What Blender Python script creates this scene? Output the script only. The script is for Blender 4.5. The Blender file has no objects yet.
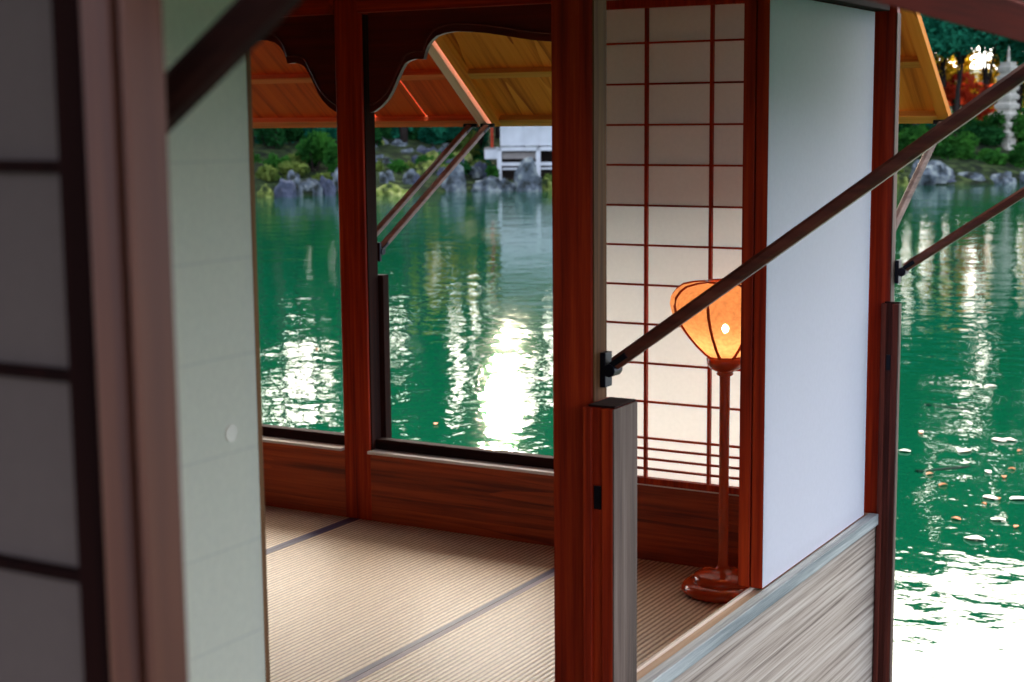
import bpy, bmesh, math, random
from mathutils import Vector, Matrix, noise
C = bpy.context.scene.collection
sc = bpy.context.scene
PI = math.pi

# ------------------------------------------------------------------ camera
F_PX = 1573.8
YAW, PITCH, ROLL = 0.52037, 0.139084, -0.0090155
CAM = Vector((1.78575, -6.01286, 1.88181))
fw = Vector((-math.sin(YAW)*math.cos(PITCH), math.cos(YAW)*math.cos(PITCH), -math.sin(PITCH)))
rt0 = Vector((math.cos(YAW), math.sin(YAW), 0)); up0 = rt0.cross(fw)
rt = rt0*math.cos(ROLL) + up0*math.sin(ROLL); up = -rt0*math.sin(ROLL) + up0*math.cos(ROLL)
cd = bpy.data.cameras.new('camera'); cam = bpy.data.objects.new('camera', cd); C.objects.link(cam)
cam.matrix_world = Matrix(((rt.x, up.x, -fw.x, CAM.x), (rt.y, up.y, -fw.y, CAM.y), (rt.z, up.z, -fw.z, CAM.z), (0, 0, 0, 1)))
cd.sensor_width = 36; cd.lens = F_PX*36/1024; cd.clip_start = .05; cd.clip_end = 800
cd.dof.use_dof = True; cd.dof.focus_distance = 5.2; cd.dof.aperture_fstop = 5.6
sc.camera = cam

# ------------------------------------------------------------------ sky, sun, exposure
SUN_EL, SUN_AZ = math.radians(10.8), math.radians(30.4)        # azimuth measured from +Y towards -X
sund = Vector((-math.sin(SUN_AZ)*math.cos(SUN_EL), math.cos(SUN_AZ)*math.cos(SUN_EL), math.sin(SUN_EL)))
SKY_BASE, SKY_GLOW = 1.5, 8.5
w = bpy.data.worlds.new('sky'); sc.world = w; w.use_nodes = True
N = w.node_tree.nodes; Lk = w.node_tree.links; N.clear()
wo = N.new('ShaderNodeOutputWorld'); bg = N.new('ShaderNodeBackground')
geo = N.new('ShaderNodeTexCoord')
dot = N.new('ShaderNodeVectorMath'); dot.operation = 'DOT_PRODUCT'
gd = Vector((sund.x, sund.y, math.tan(math.radians(34))*math.cos(SUN_EL))).normalized()
dot.inputs[1].default_value = gd
mr = N.new('ShaderNodeMapRange'); mr.interpolation_type = 'SMOOTHSTEP'
mr.inputs[1].default_value = 0.50; mr.inputs[2].default_value = 0.95; mr.inputs[3].default_value = 0; mr.inputs[4].default_value = 1
mx = N.new('ShaderNodeMixRGB'); mx.inputs[1].default_value = (.76*SKY_BASE, .83*SKY_BASE, 1.06*SKY_BASE, 1)
mx.inputs[2].default_value = (1.0*SKY_GLOW, .93*SKY_GLOW, .80*SKY_GLOW, 1)
Lk.new(geo.outputs['Generated'], dot.inputs[0]); Lk.new(dot.outputs['Value'], mr.inputs[0]); Lk.new(mr.outputs[0], mx.inputs[0])
Lk.new(mx.outputs[0], bg.inputs[0]); bg.inputs[1].default_value = 1.0; Lk.new(bg.outputs[0], wo.inputs[0])
sl = bpy.data.lights.new('sun', 'SUN'); sl.energy = 7.5; sl.angle = math.radians(1.6); sl.color = (1, .86, .62)
so = bpy.data.objects.new('sun', sl); C.objects.link(so)
so.rotation_euler = (-sund).to_track_quat('-Z', 'Y').to_euler(); so.location = (-30, 50, 30)
sc.view_settings.view_transform = 'Standard'; sc.view_settings.look = 'None'
sc.view_settings.gamma = 1; sc.view_settings.use_curve_mapping = False
sc.view_settings.exposure = 0.5

def far(px, dep):
    """ground position of column px at optical depth dep (horizon row)"""
    d = fw + rt*((px-512)/F_PX) + up*((341-118)/F_PX)
    return CAM.x + d.x*dep, CAM.y + d.y*dep
def zrow(px, y, dep):
    d = fw + rt*((px-512)/F_PX) + up*((341-y)/F_PX)
    return CAM.z + d.z*dep

# ------------------------------------------------------------------ materials
def lin(h):
    h = h.lstrip('#'); c = [int(h[i:i+2], 16)/255 for i in (0, 2, 4)]
    return tuple((x/12.92 if x <= .04045 else ((x+.055)/1.055)**2.4) for x in c)
def newmat(name):
    m = bpy.data.materials.new(name); m.use_nodes = True
    nt = m.node_tree; b = nt.nodes['Principled BSDF']; return m, nt, b
def ramp(nt, stops):
    r = nt.nodes.new('ShaderNodeValToRGB'); e = r.color_ramp.elements
    e[0].position = stops[0][0]; e[0].color = (*stops[0][1], 1); e[1].position = stops[-1][0]; e[1].color = (*stops[-1][1], 1)
    for p, c in stops[1:-1]:
        k = e.new(p); k.color = (*c, 1)
    return r
def wood(name, dark, mid, light, axis='z', k=1.0, rough=.45, bump=.15, grain=1.0, cath=0.0, spec=.5, fine=1.0, det=6, tilt=0):
    """wood with long fibres along axis; cath adds cathedral figure"""
    m, nt, b = newmat(name); n = nt.nodes; l = nt.links
    tc = n.new('ShaderNodeTexCoord'); oi = n.new('ShaderNodeObjectInfo')
    off = n.new('ShaderNodeVectorMath'); off.operation = 'MULTIPLY_ADD'
    cmb = n.new('ShaderNodeCombineXYZ')
    for i in range(3): l.new(oi.outputs['Random'], cmb.inputs[i])
    off.inputs[1].default_value = (7, 5, 9)
    l.new(cmb.outputs[0], off.inputs[0])
    if tilt:      # fibres follow the slope of the shutter
        vr = n.new('ShaderNodeVectorRotate'); vr.rotation_type = 'X_AXIS'; vr.inputs['Angle'].default_value = tilt
        l.new(tc.outputs['Object'], vr.inputs['Vector']); l.new(vr.outputs[0], off.inputs[2])
    else: l.new(tc.outputs['Object'], off.inputs[2])
    mp = n.new('ShaderNodeMapping')
    s = {'x': (1.2, 38, 38), 'y': (38, 1.2, 38), 'z': (38, 38, 1.2)}[axis]
    mp.inputs['Scale'].default_value = tuple(v*k*(fine if v > 2 else 1) for v in s)
    l.new(off.outputs[0], mp.inputs[0])
    n1 = n.new('ShaderNodeTexNoise'); n1.inputs['Scale'].default_value = 1; n1.inputs['Detail'].default_value = det; n1.inputs['Roughness'].default_value = .65
    l.new(mp.outputs[0], n1.inputs[0])
    mp2 = n.new('ShaderNodeMapping')
    s2 = {'x': (.45, 9, 9), 'y': (9, .45, 9), 'z': (9, 9, .45)}[axis]
    mp2.inputs['Scale'].default_value = tuple(v*k for v in s2)
    l.new(off.outputs[0], mp2.inputs[0])
    n2 = n.new('ShaderNodeTexNoise'); n2.inputs['Scale'].default_value = .8; n2.inputs['Detail'].default_value = 1.5; n2.inputs['Roughness'].default_value = .4
    l.new(mp2.outputs[0], n2.inputs[0])
    mul = n.new('ShaderNodeMath'); mul.operation = 'MULTIPLY'; mul.inputs[1].default_value = 9; l.new(n2.outputs[0], mul.inputs[0])
    fr = n.new('ShaderNodeMath'); fr.operation = 'FRACT'; l.new(mul.outputs[0], fr.inputs[0])
    mixf = n.new('ShaderNodeMixRGB'); mixf.inputs[0].default_value = cath; l.new(n1.outputs[0], mixf.inputs[1]); l.new(fr.outputs[0], mixf.inputs[2])
    sp = .22/grain
    rp = ramp(nt, [(.5-sp, dark), (.5, mid), (.5+sp*1.1, light)]); l.new(mixf.outputs[0], rp.inputs[0])
    l.new(rp.outputs[0], b.inputs['Base Color'])
    b.inputs['Roughness'].default_value = rough; b.inputs['Specular IOR Level'].default_value = spec
    bp = n.new('ShaderNodeBump'); bp.inputs['Strength'].default_value = bump; bp.inputs['Distance'].default_value = .003
    l.new(n1.outputs[0], bp.inputs['Height']); l.new(bp.outputs[0], b.inputs['Normal'])
    return m
def plain(name, col, rough=.5, metal=0, var=.15, scale=20, bump=0.0, spec=.5):
    m, nt, b = newmat(name); n = nt.nodes; l = nt.links
    tc = n.new('ShaderNodeTexCoord'); n1 = n.new('ShaderNodeTexNoise'); n1.inputs['Scale'].default_value = scale; n1.inputs['Detail'].default_value = 4
    l.new(tc.outputs['Object'], n1.inputs[0])
    rp = ramp(nt, [(.3, tuple(c*(1-var) for c in col)), (.7, tuple(min(1, c*(1+var)) for c in col))]); l.new(n1.outputs[0], rp.inputs[0])
    l.new(rp.outputs[0], b.inputs['Base Color']); b.inputs['Roughness'].default_value = rough; b.inputs['Metallic'].default_value = metal
    b.inputs['Specular IOR Level'].default_value = spec
    if bump:
        bp = n.new('ShaderNodeBump'); bp.inputs['Strength'].default_value = bump; bp.inputs['Distance'].default_value = .05
        l.new(n1.outputs[0], bp.inputs['Height']); l.new(bp.outputs[0], b.inputs['Normal'])
    return m
def paper(name, col, trans=.5, clear=0.0, seams=False, fibre=.04):
    m = bpy.data.materials.new(name); m.use_nodes = True; nt = m.node_tree; n = nt.nodes; l = nt.links; n.clear()
    o = n.new('ShaderNodeOutputMaterial'); d = n.new('ShaderNodeBsdfDiffuse'); t = n.new('ShaderNodeBsdfTranslucent'); mixs = n.new('ShaderNodeMixShader')
    tc = n.new('ShaderNodeTexCoord'); ns = n.new('ShaderNodeTexNoise'); ns.inputs['Scale'].default_value = 60; ns.inputs['Detail'].default_value = 6
    l.new(tc.outputs['Object'], ns.inputs[0])
    rp = ramp(nt, [(.3, tuple(c*(1-fibre) for c in col)), (.7, col)]); l.new(ns.outputs[0], rp.inputs[0])
    last = rp.outputs[0]
    if seams:     # paper joints with the muntins' faint shadow painted in: darker band every 0.167 m
        sx = n.new('ShaderNodeSeparateXYZ'); l.new(tc.outputs['Object'], sx.inputs[0])
        a = n.new('ShaderNodeMath'); a.operation = 'MULTIPLY_ADD'; a.inputs[1].default_value = 1/.167; a.inputs[2].default_value = seams; l.new(sx.outputs['Z'], a.inputs[0])
        f = n.new('ShaderNodeMath'); f.operation = 'FRACT'; l.new(a.outputs[0], f.inputs[0])
        g = n.new('ShaderNodeMath'); g.operation = 'LESS_THAN'; g.inputs[1].default_value = .05; l.new(f.outputs[0], g.inputs[0])
        g2 = n.new('ShaderNodeMath'); g2.operation = 'MULTIPLY'; g2.inputs[1].default_value = .10; l.new(g.outputs[0], g2.inputs[0])
        mm = n.new('ShaderNodeMixRGB'); mm.inputs[2].default_value = (.35, .36, .33, 1); l.new(g2.outputs[0], mm.inputs[0]); l.new(last, mm.inputs[1]); last = mm.outputs[0]
    l.new(last, d.inputs[0]); l.new(last, t.inputs[0]); mixs.inputs[0].default_value = trans
    l.new(d.outputs[0], mixs.inputs[1]); l.new(t.outputs[0], mixs.inputs[2]); fin = mixs
    if clear:
        tr = n.new('ShaderNodeBsdfTransparent'); m2 = n.new('ShaderNodeMixShader'); m2.inputs[0].default_value = clear
        l.new(mixs.outputs[0], m2.inputs[1]); l.new(tr.outputs[0], m2.inputs[2]); fin = m2
    l.new(fin.outputs[0], o.inputs[0]); return m
def leafmat(name, c1, c2, trans=.45):
    m = bpy.data.materials.new(name); m.use_nodes = True; nt = m.node_tree; n = nt.nodes; l = nt.links; n.clear()
    o = n.new('ShaderNodeOutputMaterial'); d = n.new('ShaderNodeBsdfDiffuse'); t = n.new('ShaderNodeBsdfTranslucent'); mixs = n.new('ShaderNodeMixShader')
    tc = n.new('ShaderNodeTexCoord'); ns = n.new('ShaderNodeTexNoise'); ns.inputs['Scale'].default_value = .8; ns.inputs['Detail'].default_value = 5
    l.new(tc.outputs['Object'], ns.inputs[0]); rp = ramp(nt, [(.35, c1), (.65, c2)]); l.new(ns.outputs[0], rp.inputs[0])
    l.new(rp.outputs[0], d.inputs[0]); l.new(rp.outputs[0], t.inputs[0]); mixs.inputs[0].default_value = trans
    l.new(d.outputs[0], mixs.inputs[1]); l.new(t.outputs[0], mixs.inputs[2]); l.new(mixs.outputs[0], o.inputs[0]); return m

RD, RM, RL = lin('#641204'), lin('#a02a0a'), lin('#cc4614')
M = {}
for ax in 'xyz':
    M['red_'+ax] = wood('red_wood_'+ax, RD, RM, RL, ax, 1.0, .5, .1, spec=.22)
    M['grey_'+ax] = wood('weathered_wood_'+ax, lin('#453228'), lin('#6c564a'), lin('#8a7466'), ax, .8, .75, .9, 1.1, .0)
    M['dark_'+ax] = wood('dark_wood_'+ax, lin('#180806'), lin('#28100a'), lin('#381810'), ax, 1, .85, .15, spec=.15)
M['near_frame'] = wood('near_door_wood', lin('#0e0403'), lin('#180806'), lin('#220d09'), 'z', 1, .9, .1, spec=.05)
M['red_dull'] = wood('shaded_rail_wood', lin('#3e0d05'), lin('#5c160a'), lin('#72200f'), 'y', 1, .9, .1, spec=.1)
M['brown_z'] = wood('aged_brown_wood', lin('#3a2212'), lin('#6a4426'), lin('#8a6038'), 'z', 1, .7, .3, spec=.2)
M['tan_y'] = wood('tan_threshold_wood', lin('#8a6a4e'), lin('#b89674'), lin('#d0b090'), 'y', 1, .6, .2)
M['pale_y'] = wood('pale_threshold_wood', lin('#b8a08a'), lin('#dcc8b0'), lin('#ecdcc8'), 'y', 1, .6, .2)
M['umber_z'] = wood('umber_wood', lin('#2c0f0a'), lin('#54221a'), lin('#7a3626'), 'z', 1, .6, .2, spec=.2)
M['dado'] = wood('dado_wood', lin('#641806'), lin('#a83c12'), lin('#c4501c'), 'x', .8, .45, .1, 1.3, .12)
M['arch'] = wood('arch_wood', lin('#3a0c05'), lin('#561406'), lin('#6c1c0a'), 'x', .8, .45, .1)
M['dado_out'] = wood('weathered_plank', lin('#6e5c50'), lin('#b8a594'), lin('#d6c8b8'), 'y', .8, .7, .5, 1.15, .0, fine=2.4, det=4)
M['rail_out'] = wood('weathered_rail', lin('#6f7676'), lin('#a2a6a2'), lin('#d2d2ca'), 'y', .9, .65, 1.0, 1.2, .05)
M['awn_gold'] = wood('golden_cedar', lin('#a0480c'), lin('#e08426'), lin('#ee9c3c'), 'y', .6, .7, .1, 1.1, .22, spec=.15, tilt=.6435)
M['awn_gold_x'] = wood('golden_cedar_rail', lin('#9a5518'), lin('#cf8a36'), lin('#e0a050'), 'x', .6, .7, .1, spec=.15)
M['awn_red'] = wood('orange_cedar', lin('#b83406'), lin('#e4500e'), lin('#ee5e16'), 'y', .6, .7, .1, 1.0, .12, spec=.15, tilt=.6435)
M['awn_red_x'] = wood('orange_cedar_rail', lin('#b83a0c'), lin('#ea6a30'), lin('#f48248'), 'x', .6, .7, .1, spec=.15)
M['sill'] = wood('pale_sill', lin('#a8988a'), lin('#d0c4b8'), lin('#ece4da'), 'x', .8, .35, .1)
M['awn_lit'] = wood('lit_tint_cedar', lin('#c88c70'), lin('#e8b498'), lin('#f4ccb4'), 'y', .5, .5, .1, tilt=.6435)  # orange shutter's rafters paled to paint in the light on them
M['rod'] = wood('prop_rod_wood', lin('#3c150e'), lin('#5e2517'), lin('#7a3a28'), 'x', .8, .38, .1)
M['rod_y'] = wood('prop_rod_wood_pale', lin('#4a241a'), lin('#74402e'), lin('#94604a'), 'y', .8, .38, .1)
M['iron'] = plain('black_iron', lin('#14151f'), .4, .7, .3, 60)
M['lacquer'] = plain('red_lacquer', lin('#b8401c'), .16, 0, .12, 6)
M['paper_in'] = paper('shoji_paper', (.80, .74, .70), .5)
M['paper_dimming'] = paper('dimming_backing', (.80, .62, .58), .62)
M['paper_out'] = paper('white_door_paper', (.86, .84, .88), .30, 0, 0, .03)
M['paper_left'] = paper('aged_door_paper', (.80, .77, .62), .30, 0, .2, .05)
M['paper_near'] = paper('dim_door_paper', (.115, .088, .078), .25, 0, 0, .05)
M['shade'] = paper('lamp_paper', (.97, .52, .27), .62, .05, 0, .3)
M['border_pale'] = plain('pale_cloth_border', lin('#8c7888'), .55, 0, .15, 300)
M['border'] = plain('purple_cloth_border', lin('#33244e'), .5, 0, .15, 300)
M['plaster'] = plain('plaster', lin('#b9a48c'), .9, 0, .08, 8)
M['stone'] = plain('pale_stone', lin('#b9b6a8'), .9, 0, .2, 3, .3)
M['white_wood'] = plain('pale_painted_wood', lin('#c3c9cc'), .8, 0, .1, 2)
M['grey_panel'] = plain('grey_boards', lin('#8f8a84'), .8, 0, .15, 3)
M['roof'] = plain('dark_roof', lin('#4b4a46'), .8, 0, .2, 3)
M['trunk'] = plain('tree_bark', lin('#2a211b'), .95, 0, .35, 3, .5)
def rockmat(name, a, b_, c):
    m = plain(name, b_, .9, 0, .5, 2.4, .9, .2); nt = m.node_tree
    rp = [q for q in nt.nodes if q.type == 'VALTORGB'][0]; e = rp.color_ramp.elements
    e[0].position = .34; e[0].color = (*a, 1); e[1].position = .66; e[1].color = (*c, 1); k = e.new(.5); k.color = (*b_, 1)
    [q for q in nt.nodes if q.type == 'TEX_NOISE'][0].inputs['Detail'].default_value = 8
    return m
M['rock'] = rockmat('grey_rock', lin('#262c28'), lin('#566068'), lin('#8a9490'))
M['rock_dark'] = plain('blue_grey_rock', lin('#3c4456'), .8, 0, .4, 2.5, .8)
M['rock_moss'] = rockmat('mossy_rock', lin('#28361a'), lin('#6e7c38'), lin('#a4a86a'))
M['soil'] = rockmat('bank_soil', lin('#0c140a'), lin('#1a2a10'), lin('#3c4a26'))
M['pine'] = leafmat('pine_needles', lin('#0f4a38'), lin('#2f8a68'), .4)
M['green'] = leafmat('green_leaves', lin('#1c4a22'), lin('#4a8a34'), .45)
M['lime'] = leafmat('lime_leaves', lin('#42602a'), lin('#8c9c50'), .5)
M['yellow'] = leafmat('yellow_leaves', lin('#b08a18'), lin('#e8c83c'), .6)
M['red_leaf'] = leafmat('red_leaves', lin('#b03018'), lin('#e8603c'), .6)
M['canopy'] = leafmat('canopy_leaves', lin('#123a20'), lin('#2f6a34'), .4)
M['fish'] = plain('dark_fish_skin', lin('#0c2018'), .9, 0, .3, 20, 0, .05)
M['leaf_pale'] = plain('fallen_leaf_pale', lin('#e6dcc8'), .6, 0, .1, 20)
M['leaf_rust'] = plain('fallen_leaf_rust', lin('#c06a34'), .6, 0, .2, 20)
# bulb
m, nt, b = newmat('bulb_glass'); b.inputs['Emission Color'].default_value = (1, .72, .38, 1); b.inputs['Emission Strength'].default_value = 230; M['bulb'] = m
# tatami: ribs of woven rush running along y, fine cross ticks
m, nt, b = newmat('tatami_rush'); n = nt.nodes; l = nt.links
tc = n.new('ShaderNodeTexCoord'); wv = n.new('ShaderNodeTexWave'); wv.wave_type = 'BANDS'; wv.bands_direction = 'X'
wv.inputs['Scale'].default_value = 14; wv.inputs['Distortion'].default_value = .6; wv.inputs['Detail'].default_value = 1; wv.inputs['Detail Scale'].default_value = 3
l.new(tc.outputs['Object'], wv.inputs[0])
mp = n.new('ShaderNodeMapping'); mp.inputs['Scale'].default_value = (18, 160, 1); l.new(tc.outputs['Object'], mp.inputs[0])
ns = n.new('ShaderNodeTexNoise'); ns.inputs['Scale'].default_value = 1; ns.inputs['Detail'].default_value = 3; l.new(mp.outputs[0], ns.inputs[0])
mp3 = n.new('ShaderNodeMapping'); mp3.inputs['Scale'].default_value = (60, 2, 1); l.new(tc.outputs['Object'], mp3.inputs[0])
ns3 = n.new('ShaderNodeTexNoise'); ns3.inputs['Scale'].default_value = 1; ns3.inputs['Detail'].default_value = 3; l.new(mp3.outputs[0], ns3.inputs[0])
rp = ramp(nt, [(.0, lin('#8e6a50')), (.4, lin('#d2b294')), (1, lin('#f0d8ba'))]); l.new(wv.outputs['Color'], rp.inputs[0])
mm = n.new('ShaderNodeMixRGB'); mm.blend_type = 'MULTIPLY'; mm.inputs[0].default_value = .45; l.new(rp.outputs[0], mm.inputs[1])
r2 = ramp(nt, [(.35, (.55, .5, .42)), (.65, (1, 1, 1))]); l.new(ns.outputs[0], r2.inputs[0]); l.new(r2.outputs[0], mm.inputs[2])
mm2 = n.new('ShaderNodeMixRGB'); mm2.blend_type = 'MULTIPLY'; mm2.inputs[0].default_value = .4; l.new(mm.outputs[0], mm2.inputs[1])
r3 = ramp(nt, [(.35, (.6, .55, .5)), (.65, (1, 1, 1))]); l.new(ns3.outputs[0], r3.inputs[0]); l.new(r3.outputs[0], mm2.inputs[2])
l.new(mm2.outputs[0], b.inputs['Base Color']); b.inputs['Roughness'].default_value = .42
ad = n.new('ShaderNodeMath'); ad.operation = 'MULTIPLY_ADD'; ad.inputs[1].default_value = .35; l.new(ns.outputs[0], ad.inputs[0]); l.new(wv.outputs['Fac'], ad.inputs[2])
bp = n.new('ShaderNodeBump'); bp.inputs['Strength'].default_value = .6; bp.inputs['Distance'].default_value = .003; l.new(ad.outputs[0], bp.inputs['Height']); l.new(bp.outputs[0], b.inputs['Normal'])
M['tatami'] = m
# water
m, nt, b = newmat('pond_water'); n = nt.nodes; l = nt.links
tc = n.new('ShaderNodeTexCoord')
b.inputs['Base Color'].default_value = (*lin('#03402b'), 1); b.inputs['Roughness'].default_value = .03; b.inputs['IOR'].default_value = 1.36
b.inputs['Specular IOR Level'].default_value = .6
prev = None
for scl, dist, det in ((.5, .045, 2), (2.4, .017, 3), (10, .0022, 2)):
    ns = n.new('ShaderNodeTexNoise'); ns.inputs['Scale'].default_value = scl; ns.inputs['Detail'].default_value = det; ns.inputs['Roughness'].default_value = .5
    l.new(tc.outputs['Object'], ns.inputs[0])
    bp = n.new('ShaderNodeBump'); bp.inputs['Strength'].default_value = .55; bp.inputs['Distance'].default_value = dist
    l.new(ns.outputs[0], bp.inputs['Height'])
    if prev: l.new(prev.outputs[0], bp.inputs['Normal'])
    prev = bp
l.new(prev.outputs[0], b.inputs['Normal'])
M['water'] = m

# ------------------------------------------------------------------ mesh helpers
class MB:
    def __init__(s): s.v = []; s.f = []; s.smooth = False
    def box(s, x0, x1, y0, y1, z0, z1):
        i = len(s.v)
        s.v += [(x, y, z) for z in (z0, z1) for y in (y0, y1) for x in (x0, x1)]
        s.f += [tuple(i+k for k in q) for q in ((0, 2, 3, 1), (4, 5, 7, 6), (0, 1, 5, 4), (2, 6, 7, 3), (0, 4, 6, 2), (1, 3, 7, 5))]
        return s
    def ring(s, a, b, r0, r1=None, n=12, cap=True, rot=0, sq=None):
        r1 = r0 if r1 is None else r1; a = Vector(a); b = Vector(b); d = (b-a).normalized()
        u = d.cross(Vector((0, 0, 1)));
        if u.length < 1e-4: u = Vector((1, 0, 0))
        u.normalize(); v = u.cross(d); i = len(s.v)
        for c, r in ((a, r0), (b, r1)):
            for k in range(n):
                t = rot + 2*PI*k/n; s.v.append(tuple(c + (u*math.cos(t) + v*math.sin(t))*r))
        for k in range(n): s.f.append((i+k, i+(k+1) % n, i+n+(k+1) % n, i+n+k))
        if cap: s.f.append(tuple(i+k for k in range(n))[::-1]); s.f.append(tuple(i+n+k for k in range(n)))
        return s
    def bar(s, a, b, w, h, ch=.25):
        """chamfered rectangular bar from a to b (h vertical-ish)"""
        a = Vector(a); b = Vector(b); d = (b-a).normalized(); u = d.cross(Vector((0, 0, 1)))
        if u.length < 1e-4: u = Vector((1, 0, 0))
        u.normalize(); v = u.cross(d); w /= 2; h /= 2; c = ch*min(w, h); i = len(s.v)
        prof = [(w, h-c), (w-c, h), (-w+c, h), (-w, h-c), (-w, -h+c), (-w+c, -h), (w-c, -h), (w, -h+c)]
        for p in (a, b):
            for x, y in prof: s.v.append(tuple(p + u*x + v*y))
        for k in range(8): s.f.append((i+k, i+(k+1) % 8, i+8+(k+1) % 8, i+8+k))
        s.f.append(tuple(i+k for k in range(8))[::-1]); s.f.append(tuple(i+8+k for k in range(8))); return s
    def lathe(s, prof, cx, cy, n=40):
        i = len(s.v)
        for r, z in prof:
            for k in range(n):
                t = 2*PI*k/n; s.v.append((cx+r*math.cos(t), cy+r*math.sin(t), z))
        for j in range(len(prof)-1):
            for k in range(n): s.f.append((i+j*n+k, i+j*n+(k+1) % n, i+(j+1)*n+(k+1) % n, i+(j+1)*n+k))
        return s
    def path(s, pts, w, up=None, n=6):
        """round tube through points"""
        i = len(s.v); pts = [Vector(p) for p in pts]
        for j, p in enumerate(pts):
            d = (pts[min(j+1, len(pts)-1)]-pts[max(j-1, 0)]).normalized(); u = d.cross(Vector((0, 0, 1)))
            if u.length < 1e-3: u = Vector((1, 0, 0))
            if up is not None: u = Vector(up)
            u.normalize(); v = u.cross(d).normalized(); r = w[j] if isinstance(w, (list, tuple)) else w
            for k in range(n):
                t = 2*PI*k/n; s.v.append(tuple(p+(u*math.cos(t)+v*math.sin(t))*r))
        for j in range(len(pts)-1):
            for k in range(n): s.f.append((i+j*n+k, i+j*n+(k+1) % n, i+(j+1)*n+(k+1) % n, i+(j+1)*n+k))
        s.f.append(tuple(i+k for k in range(n))[::-1]); e = i+(len(pts)-1)*n; s.f.append(tuple(e+k for k in range(n))); return s
    def prism_y(s, poly, y0, y1):
        i = len(s.v); n = len(poly)
        s.v += [(x, y0, z) for x, z in poly] + [(x, y1, z) for x, z in poly]
        s.f.append(tuple(range(i, i+n))); s.f.append(tuple(range(i+n, i+2*n))[::-1])
        for k in range(n): s.f.append((i+k, i+n+k, i+n+(k+1) % n, i+(k+1) % n))
        return s
    def quad(s, *p):
        i = len(s.v); s.v += [tuple(q) for q in p]; s.f.append(tuple(range(i, i+len(p)))); return s
    def leaves(s, c, rad, n, size, rnd, shell=.35):
        cx, cy, cz = c
        for _ in range(n):
            d = Vector((rnd.gauss(0, 1), rnd.gauss(0, 1), rnd.gauss(0, 1))).normalized()
            q = 1-shell*rnd.random()**1.3
            p = Vector((cx+d.x*rad[0]*q, cy+d.y*rad[1]*q, cz+d.z*rad[2]*q))
            a = Vector((rnd.gauss(0, 1), rnd.gauss(0, 1), rnd.gauss(0, .6))).normalized(); b_ = a.cross(Vector((rnd.gauss(0, 1), rnd.gauss(0, 1), rnd.gauss(0, 1)))).normalized()
            k = size*rnd.uniform(.6, 1.4)
            s.quad(p-a*k, p+b_*k*.5, p+a*k, p-b_*k*.5)
        return s
    def build(s, name, mat, parent=None, root=None, bevel=0, smooth=False, loc=None):
        o0 = Vector(root.location) if root is not None else Vector(loc or (0, 0, 0))
        me = bpy.data.meshes.new(name); me.from_pydata([tuple(Vector(v)-o0) for v in s.v], [], s.f); me.validate()
        bm = bmesh.new(); bm.from_mesh(me)
        if len(bm.faces) < 20000: bmesh.ops.recalc_face_normals(bm, faces=bm.faces)
        bm.to_mesh(me); bm.free()
        me.materials.append(M[mat] if isinstance(mat, str) else mat)
        if smooth or s.smooth:
            for p in me.polygons: p.use_smooth = True
        o = bpy.data.objects.new(name, me); C.objects.link(o)
        if parent is not None: o.parent = parent
        elif root is not None: o.parent = root
        else: o.location = o0
        if bevel:
            b = o.modifiers.new('bevel', 'BEVEL'); b.width = bevel; b.segments = 2; b.limit_method = 'ANGLE'; b.angle_limit = math.radians(40)
        return o
def tag(o, label=None, cat=None, group=None, kind=None):
    if label: o['label'] = label
    if cat: o['category'] = cat
    if group: o['group'] = group
    if kind: o['kind'] = kind
    return o
def thing(name, label, cat, loc, group=None):
    o = bpy.data.objects.new(name, None); C.objects.link(o); o.location = loc; o.empty_display_size = .1
    return tag(o, label, cat, group)
def struct(name, mb, mat, bevel=0):
    return tag(mb.build(name, mat, bevel=bevel), kind='structure')
def copy_tree(o, parent=None):
    c = o.copy(); C.objects.link(c)
    if parent is not None: c.parent = parent
    for ch in [q for q in bpy.data.objects if q.parent == o]: copy_tree(ch, c)
    return c

WL = -0.80      # water level
# ------------------------------------------------------------------ setting: water, banks, hull
water = MB(); water.quad((-400, -60, WL), (300, -60, WL), (300, 400, WL), (-400, 400, WL)); struct('floor_pond_water', water, 'water')
def shore_dep(px):     # optical depth of the far waterline for an image column
    pts = [(-500, 52), (150, 55), (270, 57), (430, 59), (530, 61), (700, 62), (900, 62), (1100, 63), (1700, 66)]
    for (a, da), (b_, db) in zip(pts, pts[1:]):
        if px <= b_: return da+(db-da)*(px-a)/(b_-a)
    return 66
bank = MB(); cols = list(range(-480, 1681, 24)); rows = [-.3, .4, 1.2, 2.5, 5, 9, 15, 25, 60]; hz = [WL-.6, WL+.12, WL+.45, WL+.8, .45, 1.3, 1.9, 2.6, 5.5]
for i, px in enumerate(cols):
    for j, (r, z) in enumerate(zip(rows, hz)):
        x, y = far(px, shore_dep(px)+r+1.2*noise.noise(Vector((px*.012, 0, 3))))
        if 465 < px < 680 and 1 < r < 12: z = min(z, WL+.25)
        bank.v.append((x, y, z+(.35*noise.noise(Vector((x*.3, y*.3, 1))) if j > 1 else 0)))
R_ = len(rows)
for i in range(len(cols)-1):
    for j in range(R_-1): bank.f.append((i*R_+j, (i+1)*R_+j, (i+1)*R_+j+1, i*R_+j+1))
bo = struct('ground', bank, 'soil')
for p in bo.data.polygons: p.use_smooth = True

hull = MB().box(-5.05, -.02, -4.98, .0, -.55, -.06)
struct('floor_hull', hull, 'dark_x')
struct('floor', MB().box(-4.98, -.06, -4.95, -.002, -.06, -.022), 'dark_x')
# walkway under the photographer; unseen roof added to shade the lattice door
struct('floor_walkway', MB().box(-.6, 4.2, -9.0, -5.05, .10, .22), 'grey_x')
struct('added_shade_roof', MB().box(-1.2, 3.4, -7.0, -5.05, 2.85, 2.95), 'dark_x')

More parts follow.
